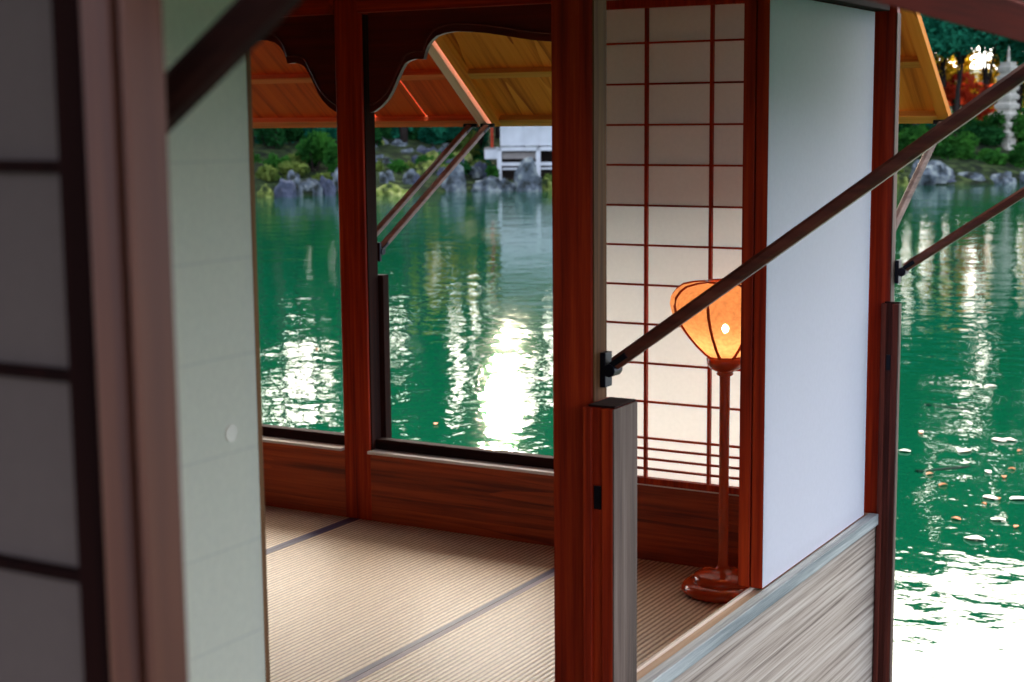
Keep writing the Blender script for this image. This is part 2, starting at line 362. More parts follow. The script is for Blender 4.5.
# ------------------------------------------------------------------ room shell
S = .34
struct('wall_back', MB().box(-4.9, -2.592, 0.004, .03, -.02, S-.012).box(-2.442, -.09, 0.004, .03, -.02, S-.012), 'dado')
struct('trim_1', MB().box(-4.9, -2.594, -.026, .045, S-.014, S).box(-2.440, -1.33, -.026, .045, S-.014, S).box(-1.33, -.09, -.002, .045, S-.014, S), 'sill', .002)
struct('trim_2', MB().box(-4.95, -2.60, .046, .10, .27, .387).box(-2.44, -.04, .046, .10, .27, .387), 'dark_x', .003)
struct('wall_back_outside', MB().box(-4.95, -.08, .05, .07, -.5, .27), 'dark_x')
# side dado, its sill and weathered top rail
struct('wall_right', MB().box(0.0, .022, -2.405, -.052, -.5, .30).box(0.0, .022, -4.95, -2.56, -.5, .30), 'dado_out')
struct('trim_3', MB().box(-.004, .036, -2.405, -.079, .298, S+.002).box(-.004, .036, -4.95, -2.56, .298, S+.002), 'rail_out', .003)
struct('trim_4', MB().box(-.05, -.038, -2.405, -.06, -.02, S+.004).box(-.05, -.038, -4.95, -2.49, -.02, S+.004), 'pale_y', .002)
struct('trim_5', MB().box(-.038, -.0045, -2.405, -.06, S-.02, S-.004).box(-.038, -.0045, -4.95, -2.49, S-.02, S-.004), 'tan_y', .002)
struct('trim_6', MB().box(-.12, .04, -4.98, -.10, 2.275, 2.40), 'dark_y', .004)          # side lintel
struct('wall_right_upper', MB().box(-.08, 0, -4.95, -.05, 2.40, 2.75), 'plaster')
struct('trim_7', MB().box(-4.95, -2.60, -.03, .03, 2.375, 2.50).box(-2.442, -.09, -.03, .03, 2.375, 2.50), 'red_x', .004)  # end lintel
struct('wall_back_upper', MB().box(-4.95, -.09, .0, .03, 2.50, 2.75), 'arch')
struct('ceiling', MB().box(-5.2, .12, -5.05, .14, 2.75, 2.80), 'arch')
struct('wall_left', MB().box(-5.0, -4.95, -4.95, 0, -.02, 2.75), 'dado')
struct('wall_front', MB().box(-4.95, -.14, -5.0, -4.95, -.02, 2.75), 'plaster')

# ------------------------------------------------------------------ posts
def post(label, x0, x1, y0, y1, zb, zt, mat='red_z'):
    t = thing('wooden_post', label, 'post', ((x0+x1)/2, (y0+y1)/2, zb))
    MB().box(x0, x1, y0, y1, zb, zt).build('shaft', mat, root=t, bevel=.006)
    return t
def guide(t, x0, x1, y0, y1, zb, zt, face, mat='red_z'):
    """short outer post, grooved, weathered outside"""
    g = MB()
    if face == 'x':      # groove on the -y face
        w_ = x1-x0
        g.box(x0, x1, y0+.012, y1, zb, zt).box(x0, x0+w_*.30, y0, y0+.012, zb, zt).box(x0+w_*.62, x1, y0, y0+.012, zb, zt)
    else:
        g.box(x0, x1, y0, y1, zb, zt)
    o = g.build('guide_post', mat if face == 'x' else 'dark_z', root=t, bevel=.003)
    if face == 'x':
        c = MB().box(x1, x1+.004, y0, y1, zb, zt).build('weathered_face', 'grey_z', parent=o, root=t); c['label'] = 'grey weathered outer face'
        MB().box(x0+.01, x1, y0+.012, y1, zt, zt+.006).build('cap', 'dark_z', parent=o, root=t, bevel=.002)
        MB().box(x0+w_*.34, x0+w_*.58, y0+.006, y0+.0125, zt-.26, zt-.20).build('latch_hole', 'iron', parent=o, root=t)
    return o
pB = post('reddish-brown window post in the end wall, between the two open windows', -2.592, -2.442, 0.0, .09, -.02, 2.75)
MB().box(-2.442, -2.437, .012, .09, S, 2.37).build('painted_shade_edge', 'dark_z', root=pB)  # dark strip painting shade onto the post's right side
guide(pB, -2.49, -2.42, .105, .155, -.5, 1.165, 'y')
pL = post('tall red-brown post at picture centre with a prop rod hinged to it', -.12, -.002, -2.48, -2.41, -.5, 2.275)
MB().box(-.002, .002, -2.48, -2.41, 1.17, 2.27).build('weathered_edge', 'brown_z', root=pL)
guide(pL, .003, .088, -2.55, -2.415, -.5, 1.168, 'x')
pC = post('corner post at the right end of the white side panel', -.075, .052, -.05, -.005, -.5, 2.75)
MB().box(.052, .055, -.05, -.005, -.5, 2.272).build('weathered_edge', 'grey_z', root=pC)
guide(pC, .026, .094, -.078, -.051, -.5, 1.172, 'x', 'umber_z')

# arched boards above the end windows
ar = [(-2.425, 1.925), (-2.40, 1.93), (-2.36, 1.955), (-2.326, 1.985), (-2.30, 2.02), (-2.275, 2.066), (-2.25, 2.11), (-2.227, 2.143), (-2.20, 2.156), (-2.169, 2.162), (-2.145, 2.160), (-2.126, 2.160),
      (-2.115, 2.195), (-2.104, 2.217), (-2.08, 2.243), (-2.055, 2.26), (-2.01, 2.271), (-1.96, 2.276), (-1.88, 2.272), (-1.80, 2.264), (-1.71, 2.25), (-1.624, 2.235), (-1.55, 2.224), (-1.476, 2.217), (-1.38, 2.212), (-1.28, 2.21)]
def arch_poly(sgn, c):
    p = [(c+sgn*(x+2.51), z) for x, z in ar]; return p + [(p[-1][0], 2.376), (p[0][0], 2.376)]
for sgn, lab in ((1, 'dark cusped arch board above the window right of the end wall post'), (-1, 'dark cusped arch board above the window left of the end wall post')):
    mb = MB(); pl = arch_poly(sgn, -2.51); top = 2.376
    pts = pl[:-2]
    for (xa, za), (xb, zb) in zip(pts, pts[1:]):     # strips keep the concave outline clean
        i = len(mb.v)
        mb.v += [(xa, .035, za), (xb, .035, zb), (xb, .035, top), (xa, .035, top), (xa, .06, za), (xb, .06, zb), (xb, .06, top), (xa, .06, top)]
        mb.f += [(i, i+1, i+2, i+3), (i+5, i+4, i+7, i+6), (i+1, i, i+4, i+5)]
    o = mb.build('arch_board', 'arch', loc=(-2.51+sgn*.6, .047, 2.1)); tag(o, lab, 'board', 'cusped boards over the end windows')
    # raised moulding following the curve
    mo = MB(); off = [Vector((x, .034, z+.035)) for x, z in pts]; mo.path(off, .005)
    mo.build('moulding', 'arch', parent=o, root=o)
# the right arch continues behind the shoji
# ------------------------------------------------------------------ shoji in the end wall
t = thing('shoji_screen', 'glowing white paper lattice screen in the end wall, behind the floor lamp', 'shoji screen', (-.7, -.02, S))
fr = MB().box(-1.325, -1.287, -.035, -.005, S, 2.372).box(-.127, -.089, -.035, -.005, S, 2.372).box(-1.287, -.127, -.035, -.005, S, .368).box(-1.287, -.127, -.035, -.005, 2.335, 2.372)
fr.build('frame', 'red_z', root=t, bevel=.002)
HZ = [2.194, 2.027, 1.860, 1.694, 1.526, 1.360, 1.193, 1.027, .860, .695, .538, .492, .448, .405]
for x in (-.997, -.707, -.417): MB().box(x-.006, x+.006, -.028, -.008, .368, 2.335).build('upright_bar', 'red_z', root=t)
for z in HZ: MB().box(-1.287, -.127, -.024, -.010, z-.0042, z+.0042).build('cross_bar', 'red_x', root=t)
MB().quad((-1.30, -.006, .36), (-.11, -.006, .36), (-.11, -.006, 2.345), (-1.30, -.006, 2.345)).build('paper', 'paper_in', root=t)

MB().quad((-1.29, .0, 1.526), (-.12, .0, 1.526), (-.12, .0, 2.345), (-1.29, .0, 2.345)).build('dimming_backing', 'paper_dimming', root=t)  # second sheet added so the upper panes pass less light

# ------------------------------------------------------------------ white sliding panels on the side wall
def slide_panel(label, x0, x1, y0, y1, z0, z1, matp, edge, seam=None, group=None, fm='red_z'):
    t = thing('sliding_panel', label, 'sliding panel', ((x0+x1)/2, (y0+y1)/2, z0), group)
    f = MB().box(x0, x1, y0, y0+.035, z0, z1).box(x0, x1, y1-.035, y1, z0, z1).box(x0, x1, y0+.035, y1-.035, z0, z0+.05).box(x0, x1, y0+.035, y1-.035, z1-.05, z1)
    f.build('frame', fm, root=t, bevel=.002)
    k = z0+.167
    lt = MB()
    while k < z1-.08:
        lt.box(x0+.006, x1-.005, y0+.035, y1-.035, k-.004, k+.004); k += .167
    for yy in (y0+.32, y0+.62, y0+.92): lt.box(x0+.004, x1-.005, yy-.005, yy+.005, z0+.05, z1-.05)
    lt.build('lattice', 'red_z', root=t)
    e0, e1 = edge
    MB().box(x1, x1+.0015, y0+e0, y1-e1, z0+.004, z1-.002).build('paper', matp, root=t)
    return t
slide_panel('large plain white paper panel between the lamp and the corner post', -.045, -.004, -1.245, -.148, S+.004, 2.273, 'paper_out', (.0, 0))
# inner leaf of the pair: its wooden stile shows beside the white panel
t = thing('inner_screen', 'red-brown framed inner screen whose edge shows beside the white panel', 'sliding screen', (-.07, -.66, S))
MB().box(-.09, -.05, -1.245, -1.205, S+.004, 2.273).box(-.09, -.05, -.125, -.085, S+.004, 2.273).box(-.09, -.05, -1.205, -.125, S+.004, S+.05).box(-.09, -.05, -1.205, -.125, 2.22, 2.273).build('frame', 'red_z', root=t, bevel=.002)
lt = MB()
for k in range(11): lt.box(-.085, -.06, -1.205, -.125, S+.2+.167*k-.004, S+.2+.167*k+.004)
for yy in (-.94, -.66, -.39): lt.box(-.085, -.06, yy-.005, yy+.005, S+.05, 2.22)
lt.build('lattice', 'red_z', root=t)
MB().box(-.058, -.0565, -1.21, -.12, S+.04, 2.23).build('paper', 'paper_out', root=t)
t = slide_panel('blurred off-white paper panel at left, with faint bands and a round patch', .002, .036, -5.03, -3.852, S+.005, 2.273, 'paper_left', (.0, .016), fm='brown_z')
MB().ring((.0375, -3.94, 1.352), (.0392, -3.94, 1.352), .0155, n=28).build('round_patch', 'leaf_pale', root=t)

# ------------------------------------------------------------------ dim lattice door beside the camera
t = thing('lattice_door', 'dark blurred lattice door with grey paper at the far left edge', 'door', (.5, -5.10, .22))
X1, X0 = .895, .06
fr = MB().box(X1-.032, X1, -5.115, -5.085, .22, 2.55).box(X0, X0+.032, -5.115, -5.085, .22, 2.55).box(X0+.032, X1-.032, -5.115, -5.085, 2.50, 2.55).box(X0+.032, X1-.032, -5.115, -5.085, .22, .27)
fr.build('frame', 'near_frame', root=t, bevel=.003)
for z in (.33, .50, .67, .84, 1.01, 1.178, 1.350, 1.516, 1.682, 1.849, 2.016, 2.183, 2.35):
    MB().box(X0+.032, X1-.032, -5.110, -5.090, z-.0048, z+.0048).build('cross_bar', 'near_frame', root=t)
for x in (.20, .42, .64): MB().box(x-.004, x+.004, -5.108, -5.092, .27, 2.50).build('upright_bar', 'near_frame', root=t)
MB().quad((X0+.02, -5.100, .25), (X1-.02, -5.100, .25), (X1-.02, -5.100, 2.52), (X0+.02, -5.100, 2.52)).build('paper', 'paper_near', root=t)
t = thing('door_jamb', 'blurred brown door jamb with a dark groove, right of the dark lattice door', 'door jamb', (.92, -5.10, .22))
jm = MB().box(.898, .929, -5.12, -5.075, .22, 2.85).box(.929, .937, -5.095, -5.075, .22, 2.85).box(.937, .943, -5.12, -5.075, .22, 2.85)
jm.build('jamb', wood('jamb_wood', lin('#3c1a0e'), lin('#5a2e1a'), lin('#70422a'), 'z', 1, .6), root=t, bevel=.003)

# ------------------------------------------------------------------ prop rods
def rod(label, base, tip, mat, ax, sz=.033, group='prop rods holding up the awning shutters'):
    t = thing('prop_rod', label, 'prop rod', base, group)
    a = Vector(base); b_ = Vector(tip); d = (b_-a).normalized()
    MB().bar(a+d*.03, b_-d*.02, sz, sz, .5).build('rod', mat, root=t, smooth=False)
    # hinge: wall plate, eye and strap
    h = MB()
    if ax == 'x':
        h.box(a.x-.012, a.x+.004, a.y-.02, a.y+.02, a.z-.045, a.z+.045); h.ring((a.x+.015, a.y-.024, a.z), (a.x+.015, a.y+.024, a.z), .017, n=16)
    else:
        h.box(a.x-.02, a.x+.02, a.y-.012, a.y+.004, a.z-.045, a.z+.045); h.ring((a.x-.024, a.y+.015, a.z), (a.x+.024, a.y+.015, a.z), .017, n=16)
    h.bar(a+d*.005, a+d*.075, sz+.008, sz*.5, .3)
    h.build('hinge', 'iron', root=t, bevel=.002)
    k = MB(); k.bar(b_-d*.07, b_, sz+.006, sz*.5, .3)
    if ax == 'x': k.ring((b_.x, b_.y-.03, b_.z), (b_.x, b_.y+.03, b_.z), .011, n=12)
    else: k.ring((b_.x-.04, b_.y, b_.z), (b_.x+.04, b_.y, b_.z), .011, n=12)
    k.build('tip_fitting', 'iron', root=t, bevel=.001)
    return t
rod('long dark red prop rod crossing the lamp and white panel, hinged to the near post', (.014, -2.43, 1.248), (1.20, -2.43, 2.10), 'rod', 'x')
rod('prop rod rising to the right over the water from the corner post', (.070, .0, 1.29), (1.20, .0, 2.06), 'rod', 'x')
rod('blurred dark prop rod in front of the panel in the top left corner', (.06, -5.0, 1.316), (1.20, -5.0, 2.132), 'dark_x', 'x')
rod('nearer of the two prop rods seen through the right window, lower in view', (-2.47, .14, 1.272), (-2.47, 1.175, 1.858), 'rod_y', 'y')
rod('farther of the two prop rods seen through the right window, higher in view', (-2.575, .14, 1.272), (-2.575, 1.175, 1.858), 'rod_y', 'y')
rod('short pale prop rod under the golden shutter at right, behind the corner post', (-.085, .10, 1.235), (-.085, 1.175, 1.858), 'grey_y', 'y')

# ------------------------------------------------------------------ awning shutters
def awning_y(label, x0, x1, seams, mb_, mr_, gap):
    """shutter hinged along the end wall (outward +y), underside plane through (y 1.2, z 1.87)"""
    t = thing('awning_shutter', label, 'awning', ((x0+x1)/2, .12, 2.68), 'propped awning shutters of the end wall')
    mslope = .75; L = math.sqrt(1+mslope*mslope); ny, nz = mslope/L, 1/L
    def P(x, y, h): return (x, y+ny*h, 1.87+mslope*(1.2-y)+nz*h)        # h above the underside plane
    def slab(mb, xa, xb, ya, yb, h0, h1):
        i = len(mb.v); mb.v += [P(x, y, h) for h in (h0, h1) for y in (ya, yb) for x in (xa, xb)]
        mb.f += [tuple(i+k for k in q) for q in ((0, 2, 3, 1), (4, 5, 7, 6), (0, 1, 5, 4), (2, 6, 7, 3), (0, 4, 6, 2), (1, 3, 7, 5))]
    e = [x0]+seams+[x1]
    for k in range(len(e)-1):
        g0 = gap[k] if k < len(gap) else .0006
        mb = MB(); slab(mb, e[k]+.0003, e[k+1]-g0, .12, 1.215, .032, .040); mb.build('board', mb_, root=t)
    for (xa, xb) in ((x0, x0+.055), (x1-.055, x1)):
        mb = MB(); slab(mb, xa, xb, .12, 1.225, -.012 if mb_ == 'awn_red' else 0, .033); mb.build('rafter', 'awn_lit' if mb_ == 'awn_red' else mb_, root=t, bevel=.002)
    for y in (.22, .545, .87):
        mb = MB(); slab(mb, x0+.055, x1-.055, y, y+.035, .002, .0325); mb.build('batten', mr_, root=t, bevel=.002)
    mb = MB(); slab(mb, x0+.055, x1-.055, 1.18, 1.225, 0, .033); mb.build('end_rail', mr_, root=t, bevel=.002)
    return t
awning_y('orange-red wooden shutter propped open outside the left of the end wall', -4.96, -2.480, [-4.56, -4.22, -3.87, -3.525, -3.19, -2.86], 'awn_red', 'awn_red_x', [.0006, .0006, .0006, .001, .010, .012])
awning_y('golden cedar shutter propped open outside, from the right window to the corner', -2.462, -.06, [-2.04, -1.64, -1.24, -.84, -.45], 'awn_gold', 'awn_gold_x', [.0008]*5)
def awning_x(label, y0, y1):
    t = thing('side_awning', label, 'awning', (.05, (y0+y1)/2, 2.78), 'propped awning shutters of the side wall')
    sl_ = .62; L = math.sqrt(1+sl_*sl_); nx, nz = sl_/L, 1/L
    def P(x, y, h): return (x+nx*h, y, 2.05-.02*(y+3.6)+sl_*(1.2-x)+nz*h)
    def slab(mb, xa, xb, ya, yb, h0, h1):
        i = len(mb.v); mb.v += [P(x, y, h) for h in (h0, h1) for y in (ya, yb) for x in (xa, xb)]
        mb.f += [tuple(i+k for k in q) for q in ((0, 2, 3, 1), (4, 5, 7, 6), (0, 1, 5, 4), (2, 6, 7, 3), (0, 4, 6, 2), (1, 3, 7, 5))]
    n_ = 7
    for k in range(n_):
        a = y0+(y1-y0)*k/n_; b_ = y0+(y1-y0)*(k+1)/n_
        mb = MB(); slab(mb, .06, 1.235, a+.0005, b_-.0005, .032, .048); mb.build('board', 'rail_out' if k % 2 else 'grey_x', root=t, bevel=.002)
    for (a, b_) in ((y0, y0+.05), (y1-.05, y1)):
        mb = MB(); slab(mb, .06, 1.2, a, b_, 0, .031); mb.build('rafter', 'red_x', root=t, bevel=.002)
    for x in (.2, .55, .87):
        mb = MB(); slab(mb, x, x+.035, y0+.05, y1-.05, .002, .031); mb.build('batten', 'red_y', root=t)
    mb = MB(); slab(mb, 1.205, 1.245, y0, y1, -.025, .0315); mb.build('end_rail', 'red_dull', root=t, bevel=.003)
awning_x('weathered shutter edge with dark red rail across the top right corner', -4.96, -2.50)
awning_x('awning shutter above the white panel, nearer the corner post', -2.40, .04)

# ------------------------------------------------------------------ tatami mats
def mat_(label, x0, x1, y0, y1, lb='border'):
    t = thing('tatami_mat', label, 'tatami mat', ((x0+x1)/2, (y0+y1)/2, -.02), 'tatami mats on the cabin floor')
    MB().box(x0+.028, x1-.028, y0+.002, y1-.002, -.020, 0.0).build('rush_surface', 'tatami', root=t)
    for a, b_, bm_ in ((x0+.001, x0+.028, lb), (x1-.028, x1-.001, 'border')):
        MB().box(a, b_, y0+.002, y1-.002, -.020, .0012).build('cloth_border', bm_, root=t, bevel=.001)
mat_('straw mat left of the end wall post, only its corner showing', -3.80, -2.535, -2.46, -.004)
mat_('wide sunlit straw mat in the middle, between the two purple borders', -2.535, -1.262, -2.46, -.004)
mat_('straw mat at right, under the floor lamp', -1.262, -.055, -2.46, -.004, 'border_pale')
mat_('near straw mat in front of the middle mat', -2.535, -1.262, -4.94, -2.464)
mat_('near straw mat in front of the lamp mat', -1.262, -.055, -4.94, -2.464, 'border_pale')

# ------------------------------------------------------------------ floor lamp
lx, ly = -.525, -.30
t = thing('floor_lamp', 'lit red lacquer floor lamp with a bulging orange paper shade', 'floor lamp', (lx, ly, .0015))
MB().lathe([(0, .0015), (.135, .0015), (.158, .006), (.167, .018), (.165, .032), (.152, .046), (.13, .052), (.118, .054)], lx, ly, 64).build('base', 'lacquer', root=t, smooth=True)
MB().lathe([(.122, .050), (.124, .060), (.118, .074), (.098, .086), (.06, .094), (.030, .100), (.024, .115)], lx, ly, 64).build('base_tier', 'lacquer', root=t, smooth=True)
MB().lathe([(.024, .10), (.0205, .13), (.0195, .5), (.021, .86), (.022, .885)], lx, ly, 32).build('pole', 'lacquer', root=t, smooth=True)
MB().lathe([(.022, .880), (.030, .884), (.034, .890), (.030, .897), (.038, .900), (.060, .912), (.071, .930), (.073, .952), (.066, .957), (.0, .955)], lx, ly, 48).build('cup', 'lacquer', root=t, smooth=True)
prof = [(.060, .956), (.083, .972), (.121, 1.008), (.158, 1.050), (.190, 1.095), (.210, 1.135), (.217, 1.168), (.212, 1.197), (.194, 1.220), (.170, 1.237), (.125, 1.247), (.075, 1.251)]
sh = MB().lathe(prof, lx, ly, 64).build('shade', 'shade', root=t, smooth=True)
for k in range(8):
    a = math.radians(-60+YAW*57.3*0+22.5+45*k-3)
    pts = [(lx+(r+.002)*math.cos(a), ly+(r+.002)*math.sin(a), z) for r, z in prof]
    MB().path(pts, .0062, n=8).build('shade_rib', 'lacquer', parent=sh, root=t, smooth=True)
for r, z in ((.075, 1.252), (.062, .959)):
    MB().path([(lx+r*math.cos(2*PI*k/40), ly+r*math.sin(2*PI*k/40), z) for k in range(41)], .006, n=8).build('shade_ring', 'lacquer', parent=sh, root=t, smooth=True)
MB().lathe([(0, 1.050), (.006, 1.052), (.012, 1.060), (.014, 1.069), (.011, 1.078), (.006, 1.084), (0, 1.086)], lx, ly, 24).build('bulb', 'bulb', root=t, smooth=True)
MB().lathe([(.012, .956), (.012, 1.051), (0, 1.051)], lx, ly, 16).build('socket', 'iron', root=t, smooth=True)

# ------------------------------------------------------------------ far shore
rnd = random.Random(7)
def rock_mesh(seed, sx, sy, sz, sub=3):
    bm = bmesh.new(); bmesh.ops.create_icosphere(bm, subdivisions=sub, radius=1)
    for v in bm.verts:
        p = v.co.copy(); q = p*1.3+Vector((seed*3.1, seed*1.7, 0))
        cell = noise.cell(q*1.1)*.16; d = .34*noise.noise(q)+.20*noise.noise(q*2.6)+cell+.07*noise.noise(q*6)
        p = p*(1+d); v.co = Vector((p.x*sx, p.y*sy, (max(p.z, -.5)+.35)*sz))
    me = bpy.data.meshes.new('rock'); bm.to_mesh(me); bm.free(); return me
def rock(px, ytop, wpx, dd, mat, label, row=None, group='rocks along the far shore', h=None):
    """rock at column px whose top shows at row ytop, dd metres behind the waterline"""
    dep = shore_dep(px)+dd; x, y = far(px, dep); base = max(WL-.25, WL+.25*dd-.3) if dd > 0 else WL-.25
    zt = zrow(px, ytop, dep); wd = wpx*dep/F_PX/2; hh = max(.15, zt-base)
    me = rock_mesh(rnd.random()*50, wd, wd*.8, hh/1.35); me.materials.append(M[mat])
    o = bpy.data.objects.new('rock', me); C.objects.link(o); o.location = (x, y, base); o.rotation_euler.z = YAW
    tag(o, label, 'rock', group); return o
R = [(283, 178, 22, 0, 'rock_dark', 'dark blue-grey boulder at the water edge, seen through the left window'),
     (303, 178, 30, 1.2, 'rock', 'pale flat rock beside the dark boulder in the left window'),
     (264, 186, 18, .2, 'rock_moss', 'mossy stone at the extreme left of the far shoreline'),
     (338, 172, 16, .6, 'rock', 'grey rock half hidden by the window post, left window'),
     (398, 141, 18, 7, 'rock', 'pale upright boulder high on the bank, left of the prop rods'),
     (408, 150, 22, 5.5, 'rock', 'tan boulder just below the pale upright boulder'),
     (377, 150, 14, 6, 'rock', 'blue-grey boulder next to the window post on the bank'),
     (424, 160, 26, 3.5, 'rock_moss', 'mossy sloping boulder in the middle of the bank'),
     (400, 163, 14, 3.2, 'rock', 'small grey stone left of the mossy sloping boulder'),
     (453, 166, 24, .8, 'rock', 'large grey boulder at the waterline between the prop rods and building'),
     (389, 186, 34, -.2, 'rock_moss', 'low yellow-green mossy rock in the water, left of the prop rods'),
     (437, 142, 26, 7.5, 'rock', 'broad boulder high on the bank above the mossy slope'),
     (380, 178, 24, 1.5, 'rock', 'flat grey shelf rock near the window post waterline'),
     (527, 163, 24, -1.0, 'rock', 'large pale standing rock in front of the stilted building'),
     (487, 178, 34, .5, 'rock', 'long flat rock at the waterline left of the building'),
     (507, 180, 26, .1, 'rock', 'low rounded rock beside the building stilts'),
     (475, 166, 14, 3, 'rock', 'small pale rock between the grey boulder and the building'),
     (462, 151, 20, 5, 'rock_moss', 'mossy rock beneath the building deck, upper bank'),
     (545, 180, 16, -.2, 'rock_moss', 'mossy stone right of the standing rock'),
     (930, 161, 46, .6, 'rock', 'large pale boulder by the water right of the corner post'),
     (902, 176, 18, .2, 'rock_moss', 'yellow-green mossy stone right beside the corner post'),
     (972, 172, 30, .6, 'rock', 'brown-grey rock under the shrubs right of the pale boulder'),
     (1005, 173, 26, .4, 'rock', 'shadowed rock below the stone pagoda'),
     (950, 181, 24, .1, 'rock_dark', 'small dark stone at the waterline right of the pale boulder'),
     (1035, 172, 30, .6, 'rock', 'rock on the shoreline at the right frame edge')]
for q in R: rock(*q)
for k in range(26):       # shoreline stones between the named ones
    px = rnd.choice([rnd.uniform(560, 880), rnd.uniform(40, 250), rnd.uniform(1050, 1200)])
    rock(px, rnd.uniform(176, 186), rnd.uniform(14, 34), rnd.uniform(0, .8), 'rock', 'grey shoreline stone hidden behind the cabin walls', group='hidden shoreline stones')

def shrub(px, ytop, ybot, wpx, dd, mat, label, n=900, size=.11, group='shrubs on the far bank'):
    dep = shore_dep(px)+dd; x, y = far(px, dep); zt = zrow(px, ytop, dep); zb = zrow(px, ybot, dep); rw = wpx*dep/F_PX/2
    gz = min(zb, WL+.1+.2*dd)
    t = thing('shrub', label, 'shrub', (x, y, gz), group); r = random.Random(int(px*7+ytop))
    mb = MB(); cz = (zt+zb)/2; rz = (zt-zb)/2; nb = 7
    for k in range(nb):
        a = r.uniform(0, 2*PI); q = r.uniform(.2, .6)
        mb.leaves((x+math.cos(a)*rw*q, y+math.sin(a)*rw*q, cz+r.uniform(-.35, .4)*rz), (rw*.55, rw*.55, rz*.6), n//nb, size, r, .6)
    mb.build('foliage', mat, root=t)
    st = MB()
    for k in range(5):
        a = 2*PI*k/5; st.path([(x+.03*math.cos(a), y+.03*math.sin(a), gz-.1), (x+rw*.3*math.cos(a), y+rw*.3*math.sin(a), (gz+cz)/2), (x+rw*.5*math.cos(a), y+rw*.5*math.sin(a), cz)], [.04, .03, .012], n=5)
    st.build('stem', 'trunk', root=t)
    return t
SH = [(313, 130, 168, 46, 3, 'green', 'broad deep green shrub in the left window', 1700),
      (335, 140, 182, 24, 2, 'green', 'green shrub tucked beside the end wall post', 900),
      (266, 165, 184, 26, 1.5, 'lime', 'yellow-green low plants above the mossy stone, far left', 700),
      (292, 160, 180, 34, 2.2, 'lime', 'pale yellow-green foliage behind the dark boulder', 800),
      (322, 172, 186, 22, 1.6, 'lime', 'low pale plants between the flat rock and the post', 500),
      (262, 128, 160, 30, 8, 'pine', 'dark blue-green foliage at the top left of the left window', 1100),
      (288, 122, 150, 34, 9, 'canopy', 'shadowy mixed shrub behind the broad green shrub', 900),
      (374, 160, 176, 16, 2.5, 'lime', 'bright small plant beside the end wall post, right window', 350),
      (385, 130, 160, 30, 8.5, 'canopy', 'dark green shrub behind the pale upright boulder', 900),
      (440, 124, 150, 44, 9.5, 'green', 'leafy green shrub along the top of the rock bank', 1300),
      (412, 172, 180, 18, 3.2, 'green', 'small green tuft under the mossy sloping boulder', 300),
      (465, 128, 165, 30, 6.5, 'lime', 'pale green shrub behind the prop rods, left of building', 900),
      (447, 152, 170, 26, 4.4, 'green', 'green shrub above the large waterline boulder', 600),
      (492, 166, 180, 14, 2, 'green', 'vivid green shrub under the building deck', 350),
      (549, 174, 188, 14, 0.3, 'lime', 'yellow-green tuft beside the standing rock', 250),
      (915, 125, 164, 46, 4, 'green', 'rounded green shrub below the golden shutter at right', 1700),
      (955, 130, 172, 44, 3.2, 'green', 'bright rounded shrub left of the stone pagoda', 1600),
      (990, 146, 178, 40, 2.6, 'green', 'spreading green shrub at the foot of the pagoda', 1400),
      (1022, 140, 180, 36, 2.4, 'green', 'green shrub at the right frame edge below the pagoda', 1200),
      (980, 118, 150, 50, 6, 'canopy', 'darker shrub behind the pagoda foot', 1200),
      (897, 160, 182, 18, 1.5, 'lime', 'yellow-green plants hugging the corner post', 400),
      (944, 118, 140, 30, 7, 'lime', 'pale bush between the trunks left of the pagoda', 700)]
for q in SH: shrub(*q[:7], n=q[7])
for k, px in enumerate(range(252, 482, 15)):
    shrub(px+rnd.uniform(-4, 4), rnd.uniform(112, 124), rnd.uniform(142, 156), 32, 6.5+rnd.random()*4, rnd.choice(['canopy', 'green', 'pine']), 'dense green undergrowth bush on the upper bank beyond the end windows', 1000, .13, 'upper bank undergrowth beyond the windows')
for k, px in enumerate(range(254, 482, 14)):
    shrub(px+rnd.uniform(-4, 4), rnd.uniform(150, 162), rnd.uniform(172, 178), 22, 2.6+rnd.random()*2, rnd.choice(['canopy', 'green', 'lime', 'lime']), 'low leafy plant among the rocks beyond the end windows', 420, .09, 'low plants among the rocks beyond the windows')
for k, px in enumerate(range(885, 1060, 14)):
    shrub(px+rnd.uniform(-4, 4), rnd.uniform(108, 120), rnd.uniform(140, 155), 34, 6+rnd.random()*3, rnd.choice(['canopy', 'green', 'pine']), 'dense green undergrowth bush on the bank at right', 1000, .13, 'upper bank undergrowth at right')
for k in range(110):
    px = rnd.choice([rnd.uniform(254, 344), rnd.uniform(370, 482), rnd.uniform(370, 482), rnd.uniform(890, 1040)]); yy = rnd.uniform(140, 172)
    shrub(px, yy, yy+rnd.uniform(10, 16), rnd.uniform(16, 26), max(.6, (186-yy)*.19), rnd.choice(['canopy', 'green', 'pine', 'lime']), 'ground cover plant filling gaps of the far bank', 380, .09, 'ground cover on the far bank')
for k in range(26):
    px = rnd.uniform(368, 482); yy = rnd.uniform(134, 176)
    rock(px, yy, rnd.uniform(9, 20), max(.2, (181-yy)*.17), rnd.choice(['rock', 'rock', 'rock_dark', 'rock_moss']), 'small rock among the piled rocks of the bank in the right window', group='small piled rocks in the right window')
for k in range(8):
    px = rnd.uniform(256, 342); yy = rnd.uniform(172, 184)
    rock(px, yy, rnd.uniform(9, 18), max(.1, (184-yy)*.14), rnd.choice(['rock', 'rock_dark', 'rock_moss']), 'small shoreline rock in the left window', group='small shoreline rocks in the left window')
for k in range(10):
    px = rnd.uniform(892, 1030); yy = rnd.uniform(170, 182)
    rock(px, yy, rnd.uniform(9, 18), max(.1, (183-yy)*.14), rnd.choice(['rock', 'rock_dark']), 'small shoreline rock below the shrubs at right', group='small shoreline rocks at right')
